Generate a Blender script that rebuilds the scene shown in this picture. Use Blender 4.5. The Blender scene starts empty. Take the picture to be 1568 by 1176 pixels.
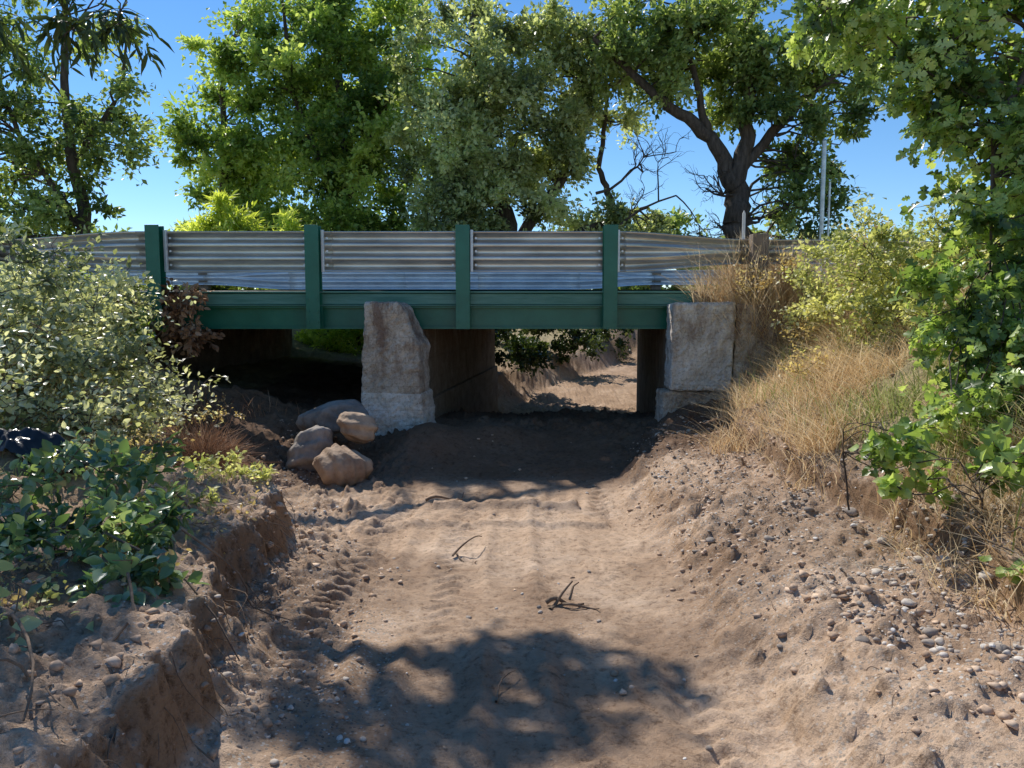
import bpy, math, numpy as np
from mathutils import Vector
rng=np.random.default_rng(7)
S=bpy.context.scene
COL=S.collection
# ---------------------------------------------------------------- helpers
T=rng.random((256,256))
def vn(x,y):
    x=np.asarray(x,float);y=np.asarray(y,float)
    xi=np.floor(x).astype(int);yi=np.floor(y).astype(int)
    fx=x-xi;fy=y-yi;fx=fx*fx*(3-2*fx);fy=fy*fy*(3-2*fy)
    a=T[xi&255,yi&255];b=T[(xi+1)&255,yi&255];c=T[xi&255,(yi+1)&255];d=T[(xi+1)&255,(yi+1)&255]
    return (a*(1-fx)+b*fx)*(1-fy)+(c*(1-fx)+d*fx)*fy-.5
def fbm(x,y,o=4,g=.5):
    s=0;a=1
    for i in range(o):
        s=s+a*vn(x*2**i+17.3*i,y*2**i+5.1*i);a*=g
    return s
def sm(a,b,t):
    t=np.clip((np.asarray(t,float)-a)/(b-a),0,1);return t*t*(3-2*t)
def mesh_obj(name,V,F,mat,parent=None,rnd=None,smooth=False,attrs=None):
    V=np.asarray(V,np.float32);F=np.asarray(F,np.int32)
    me=bpy.data.meshes.new(name);n,k=F.shape
    me.vertices.add(len(V));me.vertices.foreach_set("co",V.ravel())
    me.loops.add(n*k);me.loops.foreach_set("vertex_index",F.ravel())
    me.polygons.add(n);me.polygons.foreach_set("loop_start",np.arange(n,dtype=np.int32)*k)
    me.polygons.foreach_set("loop_total",np.full(n,k,np.int32))
    if smooth: me.polygons.foreach_set("use_smooth",np.ones(n,bool))
    me.update(calc_edges=True)
    if rnd is not None:
        at=me.attributes.new("rnd",'FLOAT','POINT');at.data.foreach_set("value",np.asarray(rnd,np.float32))
    for kx,vx in (attrs or {}).items():
        at=me.attributes.new(kx,'FLOAT','POINT');at.data.foreach_set("value",np.asarray(vx,np.float32))
    me.materials.append(mat)
    o=bpy.data.objects.new(name,me);COL.objects.link(o)
    if parent: o.parent=parent
    return o
def empty(name,loc=(0,0,0)):
    e=bpy.data.objects.new(name,None);COL.objects.link(e);e.empty_display_size=.2;return e
# ---------------------------------------------------------------- materials
def newmat(name):
    m=bpy.data.materials.new(name);m.use_nodes=True;nt=m.node_tree
    return m,nt,nt.nodes,nt.links,nt.nodes['Principled BSDF']
def N(ns,t,**kw):
    n=ns.new(t)
    for k,v in kw.items():
        if k in n.inputs: n.inputs[k].default_value=v
        else: setattr(n,k,v)
    return n
def ramp(ns,stops):
    r=ns.new('ShaderNodeValToRGB');e=r.color_ramp.elements
    while len(e)<len(stops): e.new(.5)
    for i,(p,c) in enumerate(stops):
        e[i].position=p;e[i].color=(*c,1) if len(c)==3 else c
    return r
def mixc(ns,ls,f,a,b,mode='MIX'):
    m=ns.new('ShaderNodeMix');m.data_type='RGBA';m.blend_type=mode
    for sock,v in ((m.inputs[0],f),(m.inputs[6],a),(m.inputs[7],b)):
        if hasattr(v,'is_linked'): ls.new(v,sock)
        elif isinstance(v,tuple): sock.default_value=(*v,1)
        else: sock.default_value=v
    return m.outputs[2]
def leafmat(name,dark,mid,light,trans=.35,rough=.45,spec=.5):
    m,nt,ns,ls,p=newmat(name)
    a=ns.new('ShaderNodeAttribute');a.attribute_name='rnd'
    r=ramp(ns,[(0,dark),(.5,mid),(1,light)]);ls.new(a.outputs['Fac'],r.inputs[0])
    ls.new(r.outputs[0],p.inputs['Base Color']);p.inputs['Roughness'].default_value=rough
    p.inputs['Specular IOR Level'].default_value=spec
    t=ns.new('ShaderNodeBsdfTranslucent')
    tc=mixc(ns,ls,1.0,r.outputs[0],(1.8,1.75,.9),'MULTIPLY');ls.new(tc,t.inputs[0])
    mx=ns.new('ShaderNodeMixShader');mx.inputs[0].default_value=trans
    ls.new(p.outputs[0],mx.inputs[1]);ls.new(t.outputs[0],mx.inputs[2])
    ls.new(mx.outputs[0],ns['Material Output'].inputs[0]);return m
def simple(name,c1,c2,scale=5,rough=.8,metal=0,bump=.2,bscale=30,stretch=(1,1,1)):
    m,nt,ns,ls,p=newmat(name)
    tc=ns.new('ShaderNodeTexCoord');mp=ns.new('ShaderNodeMapping');mp.inputs['Scale'].default_value=stretch
    ls.new(tc.outputs['Object'],mp.inputs[0])
    n=N(ns,'ShaderNodeTexNoise',Scale=scale,Detail=6.0,Roughness=.65);ls.new(mp.outputs[0],n.inputs[0])
    r=ramp(ns,[(.32,c1),(.68,c2)]);ls.new(n.outputs[0],r.inputs[0]);ls.new(r.outputs[0],p.inputs['Base Color'])
    p.inputs['Roughness'].default_value=rough;p.inputs['Metallic'].default_value=metal
    if bump:
        b=N(ns,'ShaderNodeBump',Strength=bump,Distance=.02)
        n2=N(ns,'ShaderNodeTexNoise',Scale=bscale,Detail=4.0);ls.new(mp.outputs[0],n2.inputs[0])
        ls.new(n2.outputs[0],b.inputs['Height']);ls.new(b.outputs[0],p.inputs['Normal'])
    return m
def groundmat():
    m,nt,ns,ls,p=newmat('soil')
    tc=ns.new('ShaderNodeTexCoord');co=tc.outputs['Object']
    n1=N(ns,'ShaderNodeTexNoise',Scale=1.3,Detail=6.0,Roughness=.68);ls.new(co,n1.inputs[0])
    n2=N(ns,'ShaderNodeTexNoise',Scale=20.,Detail=6.0,Roughness=.78);ls.new(co,n2.inputs[0])
    r1=ramp(ns,[(.3,(.44,.30,.20)),(.5,(.61,.435,.30)),(.7,(.77,.585,.43))]);ls.new(n1.outputs[0],r1.inputs[0])
    r2=ramp(ns,[(.36,(.45,.41,.38)),(.48,(.97,.96,.95)),(.66,(1.12,1.12,1.12))]);ls.new(n2.outputs[0],r2.inputs[0])
    c=mixc(ns,ls,.8,r1.outputs[0],r2.outputs[0],'MULTIPLY')
    v=N(ns,'ShaderNodeTexVoronoi',Scale=60.);ls.new(co,v.inputs[0])
    sp=ns.new('ShaderNodeSeparateColor');ls.new(v.outputs['Color'],sp.inputs[0])
    rp=ramp(ns,[(0,(.22,.19,.16)),(.5,(.46,.39,.32)),(1,(.78,.71,.62))]);ls.new(sp.outputs[0],rp.inputs[0])
    ga=ns.new('ShaderNodeAttribute');ga.attribute_name='gravel'
    peb=N(ns,'ShaderNodeMath',operation='GREATER_THAN');ls.new(sp.outputs[1],peb.inputs[0]);peb.inputs[1].default_value=.45
    ed=N(ns,'ShaderNodeMath',operation='LESS_THAN');ls.new(v.outputs['Distance'],ed.inputs[0]);ed.inputs[1].default_value=.4
    mm=N(ns,'ShaderNodeMath',operation='MULTIPLY');ls.new(peb.outputs[0],mm.inputs[0]);ls.new(ed.outputs[0],mm.inputs[1])
    mg=N(ns,'ShaderNodeMath',operation='MULTIPLY');ls.new(mm.outputs[0],mg.inputs[0]);ls.new(ga.outputs['Fac'],mg.inputs[1])
    c=mixc(ns,ls,mg.outputs[0],c,rp.outputs[0])
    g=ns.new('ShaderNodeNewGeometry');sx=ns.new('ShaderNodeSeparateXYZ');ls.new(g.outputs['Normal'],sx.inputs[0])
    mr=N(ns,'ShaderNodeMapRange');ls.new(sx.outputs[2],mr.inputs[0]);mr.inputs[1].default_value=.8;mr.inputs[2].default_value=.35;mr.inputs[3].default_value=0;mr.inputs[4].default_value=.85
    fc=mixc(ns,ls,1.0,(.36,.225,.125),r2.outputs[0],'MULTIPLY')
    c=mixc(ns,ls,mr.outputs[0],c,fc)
    da=ns.new('ShaderNodeAttribute');da.attribute_name='damp_shade'
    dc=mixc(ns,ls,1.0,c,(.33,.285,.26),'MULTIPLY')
    c=mixc(ns,ls,da.outputs['Fac'],c,dc)  # darkens soil for painted bridge shade and for damp patches
    ta=ns.new('ShaderNodeAttribute');ta.attribute_name='turf'
    r3=ramp(ns,[(.35,(.5,.4,.24)),(.65,(.28,.24,.12))]);ls.new(n2.outputs[0],r3.inputs[0])
    c=mixc(ns,ls,ta.outputs['Fac'],c,r3.outputs[0])
    ls.new(c,p.inputs['Base Color']);p.inputs['Roughness'].default_value=.95;p.inputs['Specular IOR Level'].default_value=.1
    n3=N(ns,'ShaderNodeTexNoise',Scale=75.,Detail=4.0,Roughness=.75);ls.new(co,n3.inputs[0])
    b1=N(ns,'ShaderNodeBump',Strength=.7,Distance=.013);ls.new(n3.outputs[0],b1.inputs['Height'])
    b3=N(ns,'ShaderNodeBump',Strength=.85,Distance=.024);ls.new(n2.outputs[0],b3.inputs['Height']);ls.new(b1.outputs[0],b3.inputs['Normal'])
    ls.new(b3.outputs[0],p.inputs['Normal']);return m
M_soil=groundmat()
def concmat(name,base,dark,light,stain=1.0):
    m,nt,ns,ls,p=newmat(name)
    tc=ns.new('ShaderNodeTexCoord');co=tc.outputs['Object']
    n1=N(ns,'ShaderNodeTexNoise',Scale=3.2,Detail=8.0,Roughness=.78);ls.new(co,n1.inputs[0])
    r=ramp(ns,[(.34,dark),(.5,base),(.66,light)]);ls.new(n1.outputs[0],r.inputs[0])
    mp=ns.new('ShaderNodeMapping');mp.inputs['Scale'].default_value=(6,6,1.6);ls.new(co,mp.inputs[0])
    n2=N(ns,'ShaderNodeTexNoise',Scale=1.,Detail=7.0,Roughness=.7);ls.new(mp.outputs[0],n2.inputs[0])
    sx=ns.new('ShaderNodeSeparateXYZ');ls.new(co,sx.inputs[0])
    zr=N(ns,'ShaderNodeMapRange');ls.new(sx.outputs[2],zr.inputs[0]);zr.inputs[1].default_value=.75;zr.inputs[2].default_value=1.45
    rr=ramp(ns,[(.44,(0,0,0)),(.56,(1,1,1))]);ls.new(n2.outputs[0],rr.inputs[0])
    mu=N(ns,'ShaderNodeMath',operation='MULTIPLY');ls.new(zr.outputs[0],mu.inputs[0]);ls.new(rr.outputs[0],mu.inputs[1])
    mu2=N(ns,'ShaderNodeMath',operation='MULTIPLY');ls.new(mu.outputs[0],mu2.inputs[0]);mu2.inputs[1].default_value=.8*stain
    c=mixc(ns,ls,mu2.outputs[0],r.outputs[0],(.2,.115,.075))
    n4=N(ns,'ShaderNodeTexNoise',Scale=45.,Detail=4.0,Roughness=.7);ls.new(co,n4.inputs[0])
    pr=ramp(ns,[(.38,(.45,.4,.35)),(.48,(1,1,1))]);ls.new(n4.outputs[0],pr.inputs[0])
    c=mixc(ns,ls,.55,c,pr.outputs[0],'MULTIPLY')
    w=N(ns,'ShaderNodeTexWave',Scale=1.1,Distortion=1.2,Detail=3.0);w.bands_direction='Z';w.wave_profile='SAW';ls.new(co,w.inputs[0])
    wr=ramp(ns,[(0,(.5,.45,.4)),(.04,(1,1,1)),(1,(1,1,1))]);ls.new(w.outputs[0],wr.inputs[0])
    c=mixc(ns,ls,.5,c,wr.outputs[0],'MULTIPLY')
    ls.new(c,p.inputs['Base Color']);p.inputs['Roughness'].default_value=.92
    b=N(ns,'ShaderNodeBump',Strength=.6,Distance=.012);ls.new(n4.outputs[0],b.inputs['Height'])
    b2=N(ns,'ShaderNodeBump',Strength=.9,Distance=.04);ls.new(n1.outputs[0],b2.inputs['Height']);ls.new(b.outputs[0],b2.inputs['Normal'])
    ls.new(b2.outputs[0],p.inputs['Normal']);return m
M_conc=concmat('old_concrete',(.55,.455,.35),(.27,.19,.13),(.76,.68,.57))
M_concw=concmat('pale_concrete',(.77,.70,.60),(.42,.34,.26),(.88,.84,.77),.55)
M_concd=concmat('dark_concrete',(.3,.235,.165),(.15,.105,.075),(.42,.34,.26))  # darker tones for the pier body and walls under the deck
M_green=simple('green_paint',(.008,.12,.07),(.02,.175,.11),3,.35,0,.08,20,(1,1,1))
M_green2=simple('green_paint_weathered',(.13,.29,.23),(.04,.165,.115),4,.45,0,.12,20,(.5,1,6))
M_steel=simple('galvanised_steel',(.64,.65,.67),(.84,.845,.85),3,.42,.5,0,15)
M_steeld=simple('galvanised_steel_dull',(.4,.385,.35),(.7,.68,.63),2.2,.35,.75,0,15,(.6,1,3))
M_asph=simple('asphalt',(.05,.05,.052),(.08,.078,.075),20,.9)
M_wood=simple('weathered_wood',(.16,.12,.085),(.34,.26,.19),8,.9,0,.4,30,(6,6,.6))
M_bark=simple('bark',(.045,.034,.026),(.15,.115,.09),5,.95,0,.9,22,(3,3,.8))
M_stick=simple('dry_twig',(.12,.075,.05),(.28,.2,.13),12,.9,0,.4,40)
M_rock=simple('boulder_stone',(.22,.135,.085),(.56,.41,.28),3.5,.85,0,1.0,14)
M_rock2=simple('dark_boulder_stone',(.14,.12,.105),(.4,.345,.295),3.5,.85,0,1.0,14)
M_black=simple('black_plastic',(.01,.01,.012),(.02,.02,.022),8,.3,0,.4,12)
M_under=simple('soffit_steel',(.014,.011,.008),(.035,.025,.018),3,.9)  # near-black tone puts the under-deck shade into the colour
M_white=simple('white_paint',(.6,.6,.58),(.75,.75,.72),8,.6)
def rndmat(name,stops,rough=.9,trans=0,bump=False):
    m,nt,ns,ls,p=newmat(name)
    a=ns.new('ShaderNodeAttribute');a.attribute_name='rnd'
    r=ramp(ns,stops);ls.new(a.outputs['Fac'],r.inputs[0]);c=r.outputs[0]
    if bump:
        tc=ns.new('ShaderNodeTexCoord')
        n=N(ns,'ShaderNodeTexNoise',Scale=60.,Detail=4.0);ls.new(tc.outputs['Object'],n.inputs[0])
        rr=ramp(ns,[(.3,(.6,.6,.6)),(.7,(1.1,1.1,1.1))]);ls.new(n.outputs[0],rr.inputs[0])
        c=mixc(ns,ls,.8,c,rr.outputs[0],'MULTIPLY')
    ls.new(c,p.inputs['Base Color']);p.inputs['Roughness'].default_value=rough;p.inputs['Specular IOR Level'].default_value=.25
    if trans:
        t=ns.new('ShaderNodeBsdfTranslucent');ls.new(c,t.inputs[0])
        mx=ns.new('ShaderNodeMixShader');mx.inputs[0].default_value=trans
        ls.new(p.outputs[0],mx.inputs[1]);ls.new(t.outputs[0],mx.inputs[2]);ls.new(mx.outputs[0],ns['Material Output'].inputs[0])
    return m
M_peb=rndmat('river_pebbles',[(0,(.27,.23,.195)),(.4,(.47,.395,.325)),(.75,(.62,.54,.45)),(1,(.78,.74,.68))],.95,0,True)
M_clod=rndmat('soil_clod',[(0,(.42,.285,.19)),(.6,(.6,.43,.30)),(1,(.75,.57,.42))],.98,0,True)
M_straw=rndmat('dry_straw',[(0,(.52,.34,.17)),(.5,(.8,.61,.35)),(1,(.92,.79,.55))],.7,.43)
M_ggrass=rndmat('green_blades',[(0,(.18,.24,.06)),(.5,(.38,.44,.14)),(1,(.64,.58,.3))],.6,.4)
M_brown=rndmat('dead_brown',[(0,(.18,.09,.05)),(.6,(.4,.23,.13)),(1,(.58,.38,.24))],.85,.25)
# ---------------------------------------------------------------- terrain
SK=.115
Y0,Y1=9.3,15.8
def toeR(y): return np.interp(y,[-50,0,2,3.5,5,6.5,7.6,8.5,9.3,12,16,20,26,35],[1.3,1.2,1.08,1.1,1.15,1.08,1.15,1.5,1.9,2.3,2.8,3.6,6,9])
def edgeL(y): return np.interp(y,[-50,0,1.9,2.9,4,5.0,5.25,5.6,6.5,7.5,8.3,9.2],[-1.4,-1.1,-1.16,-1.27,-1.45,-1.6,-1.75,-2.15,-2.3,-2.45,-2.3,-2.1])
def floorz(y): return np.interp(y,[-50,6.4,7.5,8.6,9.4,10.2,11.5,13.5,15.3,18,26,34],[0,0,.06,.25,.35,.33,.1,-.25,-.45,-.45,-.1,.3])
def base_h(x,y):
    x,y=np.broadcast_arrays(np.asarray(x,float),np.asarray(y,float))
    wob=.14*fbm(y*1.1+3,x*.4,3)
    fine=.1*fbm(x*4+9,y*5,3)
    fl=floorz(y)
    s=x-toeR(y)+wob+fine
    hr=np.interp(s,[-.25,0,.18,.42,.8,1.05,1.12,2,3.2,4.5],[0,.03,.19,.33,.37,.42,.62,1.08,1.85,2.0])
    s2=edgeL(y)-x+.12*fbm(y*1.7,7+0*x,3)+.09*fbm(x*3,y*6+40,3)+.05*fbm(x*10,y*15,4,.65)
    cut=np.interp(s2,[-1.0,-.55,-.25,-.06,.05,.3,1,2,3.2,4.5],[0,.05,.13,.2,.49,.55,.62,.9,1.5,2.0])
    soft=np.interp(s2,[-.6,0,.5,1,1.8,3,4],[0,.1,.3,.5,.9,1.6,2])
    soft2=np.interp(s2,[-.6,0,.5,1,2.2,2.9,3.8],[0,.1,.25,.4,.7,1.25,2])
    w2=sm(6.6,7.6,y);soft=soft*(1-w2)+soft2*w2
    c=1-sm(5.2,5.9,y)
    hl=cut*c+soft*(1-c)
    h=fl+np.where(x>0,hr,hl)
    h=np.minimum(h,2.0)
    h=h+.26*np.exp(-(((x+.95)/.42)**2+((y-8.3)/.45)**2))*(y<9.4)
    h=h+.14*np.exp(-(((x+.2)/.4)**2+((y-8.7)/.4)**2))*(y<9.6)
    px=-1.42+(y-8.9)*SK
    wr=1.9+(y-8.95)*SK+.22
    wl=-5.5+(y-Y0)*SK-.2
    under=fl+.06*fbm(x*3,y*3,3)
    lf=.45+.2*(y-Y0)/6.5+.1*np.maximum(0,-x-3)
    under=np.where(x<px,lf,under)
    under=np.where((x>wr)|(x<wl),1.97,under)
    cx=np.interp(y,[15,20,26,36],[1.3,2.2,5,10])
    left_b=np.interp(cx-x,[1.6,2.3,3.5,6,9],[0,.6,.95,1.4,2.2])
    right_b=np.interp(x-cx,[1.5,2.2,3.4,5],[0,.7,1.7,2.3])
    back=fl+np.where(x<cx,left_b,right_b)
    back=np.minimum(back+(2.2-back)*sm(27,33,y),2.0)
    m1=(y>9.1)&(y<15.9)
    edge=sm(8.7,9.75,y)
    out=np.where((x>2.75)|(x<-5.4),edge,0)
    h=h+(np.maximum(h,1.97)-h)*out
    h=np.where(m1&(out<.01),under,h)
    h=np.where((y>=15.9),back,h)
    h=np.where((y>=9.75)&(y<15.9)&((x>2.75)|(x<-5.4)),1.97,h)
    h=np.where((y>=9.1)&(y<15.9)&(x>wr),np.where(y>9.75,1.97,np.where(x>2.75,h,1.7)),h)
    return h
def H(x,y):
    x,y=np.broadcast_arrays(np.asarray(x,float),np.asarray(y,float))
    h=base_h(x,y)
    road=(y>9.5)&(y<16)&((x>2.7)|(x<-5.3))
    inbed=sm(-1.4,-.75,x)*(1-sm(.85,1.3,x))*(y<9)
    a=np.where(road,0,1.0)
    rough=1-.75*inbed
    h=h+a*(.05*fbm(x*1.3,y*1.3,3)*(1-.3*inbed)+.06*rough*fbm(x*5,y*5,6,.64)+.016*fbm(x*24,y*24,2)*rough+.006*fbm(x*16+50,y*16,2))
    near=sm(30,16,y)
    h=h+a*.18*np.clip(vn(x*8+3,y*8)-.22,0,1)*rough*near*(1-inbed)
    h=h+a*.15*np.clip(vn(x*19+3,y*19)-.2,0,1)*rough*near*(1-.9*inbed)
    for tx,w,amp in ((-.98,.16,.035),(.86,.14,.032),(-.35,.14,.02),(.35,.14,.018)):
        xc=tx+.02*(y-4)+.05*np.sin(y*.8)
        mk=np.exp(-((x-xc)/w)**4)*(y>2.2)*(y<7.2)*np.clip(.6+2*fbm(x*.8+tx,y*.8,2),.15,1)
        h=h-amp*mk*(.6+.6*np.sin(y*2*np.pi/.12+6*np.abs(x-xc)/w))
        h=h+.035*np.exp(-((np.abs(x-xc)-w*1.35)/.05)**2)*(y<7)*(y>2)*np.clip(.4+1.5*fbm(x,y*1.5,2),0,1)
    for yc,amp in ((6.15,.02),(6.75,.02)):
        mk=np.exp(-((y-yc-.05*np.sin(x*2))/.15)**4)*(x>-1.3)*(x<.9)
        h=h-amp*mk*(.7+.5*np.sin(x*2*np.pi/.16))
    h=h+.04*np.exp(-((y-5.88)/.05)**2)*(x>-1.2)*(x<.8)+.06*np.exp(-((y-6.45)/.05)**2)*(x>-.7)*(x<.6)
    h=h+sm(40,120,np.hypot(x,y))*1.5*fbm(x/40,y/40,2)
    return h
def axis(parts):
    out=[parts[0][0]]
    for a,b,st in parts:
        n=max(1,int(round((b-a)/st)));out+=list(np.linspace(a,b,n+1)[1:])
    return np.array(out)
xs=axis([(-220,-60,20),(-60,-20,4),(-20,-9,.6),(-9,-5,.12),(-5,-2.6,.045),(-2.6,-1.0,.014),(-1,3,.022),(3,5,.05),(5,9,.12),(9,20,.6),(20,60,4),(60,220,20)])
ys=axis([(-60,-10,5),(-10,-1,.6),(-1,1.6,.12),(1.6,5.2,.019),(5.2,9.6,.03),(9.6,18,.09),(18,32,.25),(32,60,1.5),(60,100,8),(100,320,30)])
X,Y=np.meshgrid(xs,ys)
Z=H(X,Y)
nx,ny=len(xs),len(ys)
V=np.stack([X,Y,Z],-1).reshape(-1,3)
i=np.arange(nx-1)[None,:]+nx*np.arange(ny-1)[:,None]
F=np.stack([i,i+1,i+1+nx,i+nx],-1).reshape(-1,4)
sR=X-toeR(Y);sL=edgeL(Y)-X
grav=np.clip(sm(-.3,.3,sR)*1.0+sm(-1.,-.4,sL)*(1-sm(0,.3,sL))*.85+.14,0,1)*(.5+1.1*np.clip(.5+fbm(X*1.3,Y*1.3,3),0,1))
damp_shade=sm(6.6,7.6,Y)*(1-sm(1.0,1.6,sR)*(Y<9))*np.where(X<0,1-.6*sm(2.5,3.5,sL),1)  # bridge shade painted into the soil, under and in front of the deck
damp_shade=np.maximum(damp_shade*np.where(Y>15.0,.45,1),.5*np.clip(.03+.22*sm(-.1,.3,sR)*(Y<9)+.15*sm(-.9,-.3,sL)*(X<0)*(Y<6)+2.6*fbm(X*.9+30,Y*.7,5,.6),0,1))  # weaker painted shade beyond the bridge; noise term adds damp patches
turf=np.clip(sm(1.1,1.8,sR+.3*fbm(X*3,Y*3,2))*(X>0)*(Y<16)+sm(1.3,2.2,sL+.4*fbm(X*3,Y*3,2))*(X<0)*(Y<16)+(Y>16)*.9*sm(2.0,3.5,np.abs(X-np.interp(Y,[15,20,26,36],[1.3,2.2,5,10]))),0,1)
mesh_obj('ground',V,F,M_soil,smooth=True,attrs={'gravel':np.clip(grav,0,1).ravel(),'damp_shade':np.clip(damp_shade,0,1).ravel(),'turf':turf.ravel()})
# ---------------------------------------------------------------- solids
import bmesh
def prism(name,prof,y0,y1,mat,parent,dx=0,bev=.012,jit=0):
    """profile in (x,z) extruded along y, optionally skewed in x"""
    n=len(prof);V=[(x,y0,z) for x,z in prof]+[(x+dx,y1,z) for x,z in prof]
    me=bpy.data.meshes.new(name)
    F=[tuple(range(n)),tuple(range(2*n-1,n-1,-1))]+[(k,k+n,(k+1)%n+n,(k+1)%n) for k in range(n)]
    me.from_pydata(V,[],F);me.update()
    bm=bmesh.new();bm.from_mesh(me);bmesh.ops.recalc_face_normals(bm,faces=bm.faces)
    if jit: bmesh.ops.triangulate(bm,faces=bm.faces)
    bm.to_mesh(me);bm.free()
    me.materials.append(mat);o=bpy.data.objects.new(name,me);COL.objects.link(o);o.parent=parent
    if bev:
        b=o.modifiers.new('b','BEVEL');b.width=bev;b.segments=2
    if jit:
        rm=o.modifiers.new('r','REMESH');rm.mode='VOXEL';rm.voxel_size=.02
        for sc,st,nm in ((.2,jit,'chip_coarse'),(.05,jit*.5,'chip_fine')):
            tx=bpy.data.textures.get(nm) or bpy.data.textures.new(nm,'CLOUDS');tx.noise_scale=sc;tx.noise_depth=3
            d=o.modifiers.new('d','DISPLACE');d.texture=tx;d.strength=st;d.mid_level=.5;d.texture_coords='GLOBAL'
    return o
def box(name,x0,x1,y0,y1,z0,z1,mat,parent,bev=.006):
    return prism(name,[(x0,z0),(x1,z0),(x1,z1),(x0,z1)],y0,y1,mat,parent,0,bev)
BR=empty('road_bridge')
pz=1.525
prism('pier_nose',[(-1.80,.72),(-1.09,.72),(-1.10,1.36),(-1.2,1.56),(-1.29,1.80),(-1.36,1.86),(-1.74,1.85)],8.71,9.28,M_conc,BR,.06,.03,.06)
prism('pier_footing',[(-1.80,-.4),(-1.02,-.4),(-1.06,.5),(-1.08,.78),(-1.80,.80)],8.70,9.4,M_concw,BR,.08,.03,.06)
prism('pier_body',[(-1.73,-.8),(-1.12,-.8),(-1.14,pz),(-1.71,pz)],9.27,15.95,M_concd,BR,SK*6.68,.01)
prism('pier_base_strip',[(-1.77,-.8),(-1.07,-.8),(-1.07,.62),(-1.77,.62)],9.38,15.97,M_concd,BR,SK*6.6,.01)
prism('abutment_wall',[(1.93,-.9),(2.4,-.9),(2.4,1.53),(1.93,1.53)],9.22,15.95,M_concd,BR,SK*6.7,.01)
prism('abutment_seat',[(2.28,1.4),(2.5,1.4),(2.5,2.0),(2.28,2.0)],9.36,15.93,M_conc,BR,SK*6.6,.01)
prism('abutment_block',[(1.9,.80),(2.64,.78),(2.68,1.86),(1.92,1.85)],8.86,9.31,M_concw,BR,.02,.02,.045)
prism('abutment_lower',[(1.82,-.4),(2.95,-.4),(2.95,.70),(2.6,.78),(1.82,.785)],8.91,9.3,M_conc,BR,.0,.02,.06)
prism('abutment_wing',[(2.65,.4),(3.2,.4),(3.2,1.8),(2.70,1.84)],8.93,9.6,M_conc,BR,.15,.02,.05)
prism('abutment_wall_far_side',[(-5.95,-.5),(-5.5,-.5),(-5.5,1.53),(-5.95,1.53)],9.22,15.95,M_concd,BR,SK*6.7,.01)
prism('abutment_block_far_side',[(-6.9,.2),(-5.45,.2),(-5.45,1.86),(-6.9,1.86)],8.95,9.3,M_conc,BR,0,.02)
gx0,gx1=-6.3,2.27
def Ibeam(name,y,z0,z1,fl,mat):
    t=.014;w=fl/2
    P=[(y-w,z0),(y+w,z0),(y+w,z0+.022),(y+t/2,z0+.022),(y+t/2,z1-.022),(y+w,z1-.022),(y+w,z1),(y-w,z1),(y-w,z1-.022),(y-t/2,z1-.022),(y-t/2,z0+.022),(y-w,z0+.022)]
    n=len(P);V=[(gx0,a,b) for a,b in P]+[(gx1,a,b) for a,b in P]
    F=[tuple(range(n)),tuple(range(2*n-1,n-1,-1))]+[(k,(k+1)%n,(k+1)%n+n,k+n) for k in range(n)]
    me=bpy.data.meshes.new(name);me.from_pydata(V,[],F)
    bm=bmesh.new();bm.from_mesh(me);bmesh.ops.recalc_face_normals(bm,faces=bm.faces);bm.to_mesh(me);bm.free()
    me.materials.append(mat);o=bpy.data.objects.new(name,me);COL.objects.link(o);o.parent=BR
Ibeam('edge_girder',9.46,1.53,1.815,.16,M_green)
Ibeam('edge_girder_back',15.72,1.53,1.815,.16,M_green)
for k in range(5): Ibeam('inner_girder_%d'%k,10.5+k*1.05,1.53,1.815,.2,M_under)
box('deck_edge_channel',gx0,gx1,9.375,9.56,1.835,1.975,M_green2,BR,.008)
box('deck_edge_channel_lip',gx0,gx1,9.345,9.56,1.98,2.005,M_green2,BR,.005)
box('deck_edge_shelf',gx0,gx1,9.35,9.56,1.818,1.832,M_green2,BR,.003)
box('deck_edge_channel_back',gx0,gx1,15.62,15.8,1.82,2.0,M_green2,BR,.008)
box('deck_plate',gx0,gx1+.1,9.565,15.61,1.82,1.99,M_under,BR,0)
def hprof(t):
    n=49;u=np.linspace(-1,1,n)
    z=.253*u*(1-t)+.156*u*t
    wave=lambda u,k:-np.clip(np.cos((u+1)*np.pi*k)*1.35,-1,1)*.041
    return wave(u,3)*(1-t)+wave(u,2)*t,z
def rail(name,segs,yface,parent,mat,zc=2.495):
    R=[]
    for x,t,dy in segs:
        y,z=hprof(t);R.append(np.stack([np.full_like(y,x),yface+dy+y,zc+z],-1))
    R=np.array(R);a,b,_=R.shape
    V=R.reshape(-1,3);i=np.arange(b-1)[None,:]+b*np.arange(a-1)[:,None]
    F=np.stack([i,i+1,i+1+b,i+b],-1).reshape(-1,4)
    o=mesh_obj(name,V,F,mat,parent,smooth=True)
    m=o.modifiers.new('s','SOLIDIFY');m.thickness=.004
    return o
posts=[-4.43,-2.47,-.61,1.22]
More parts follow.
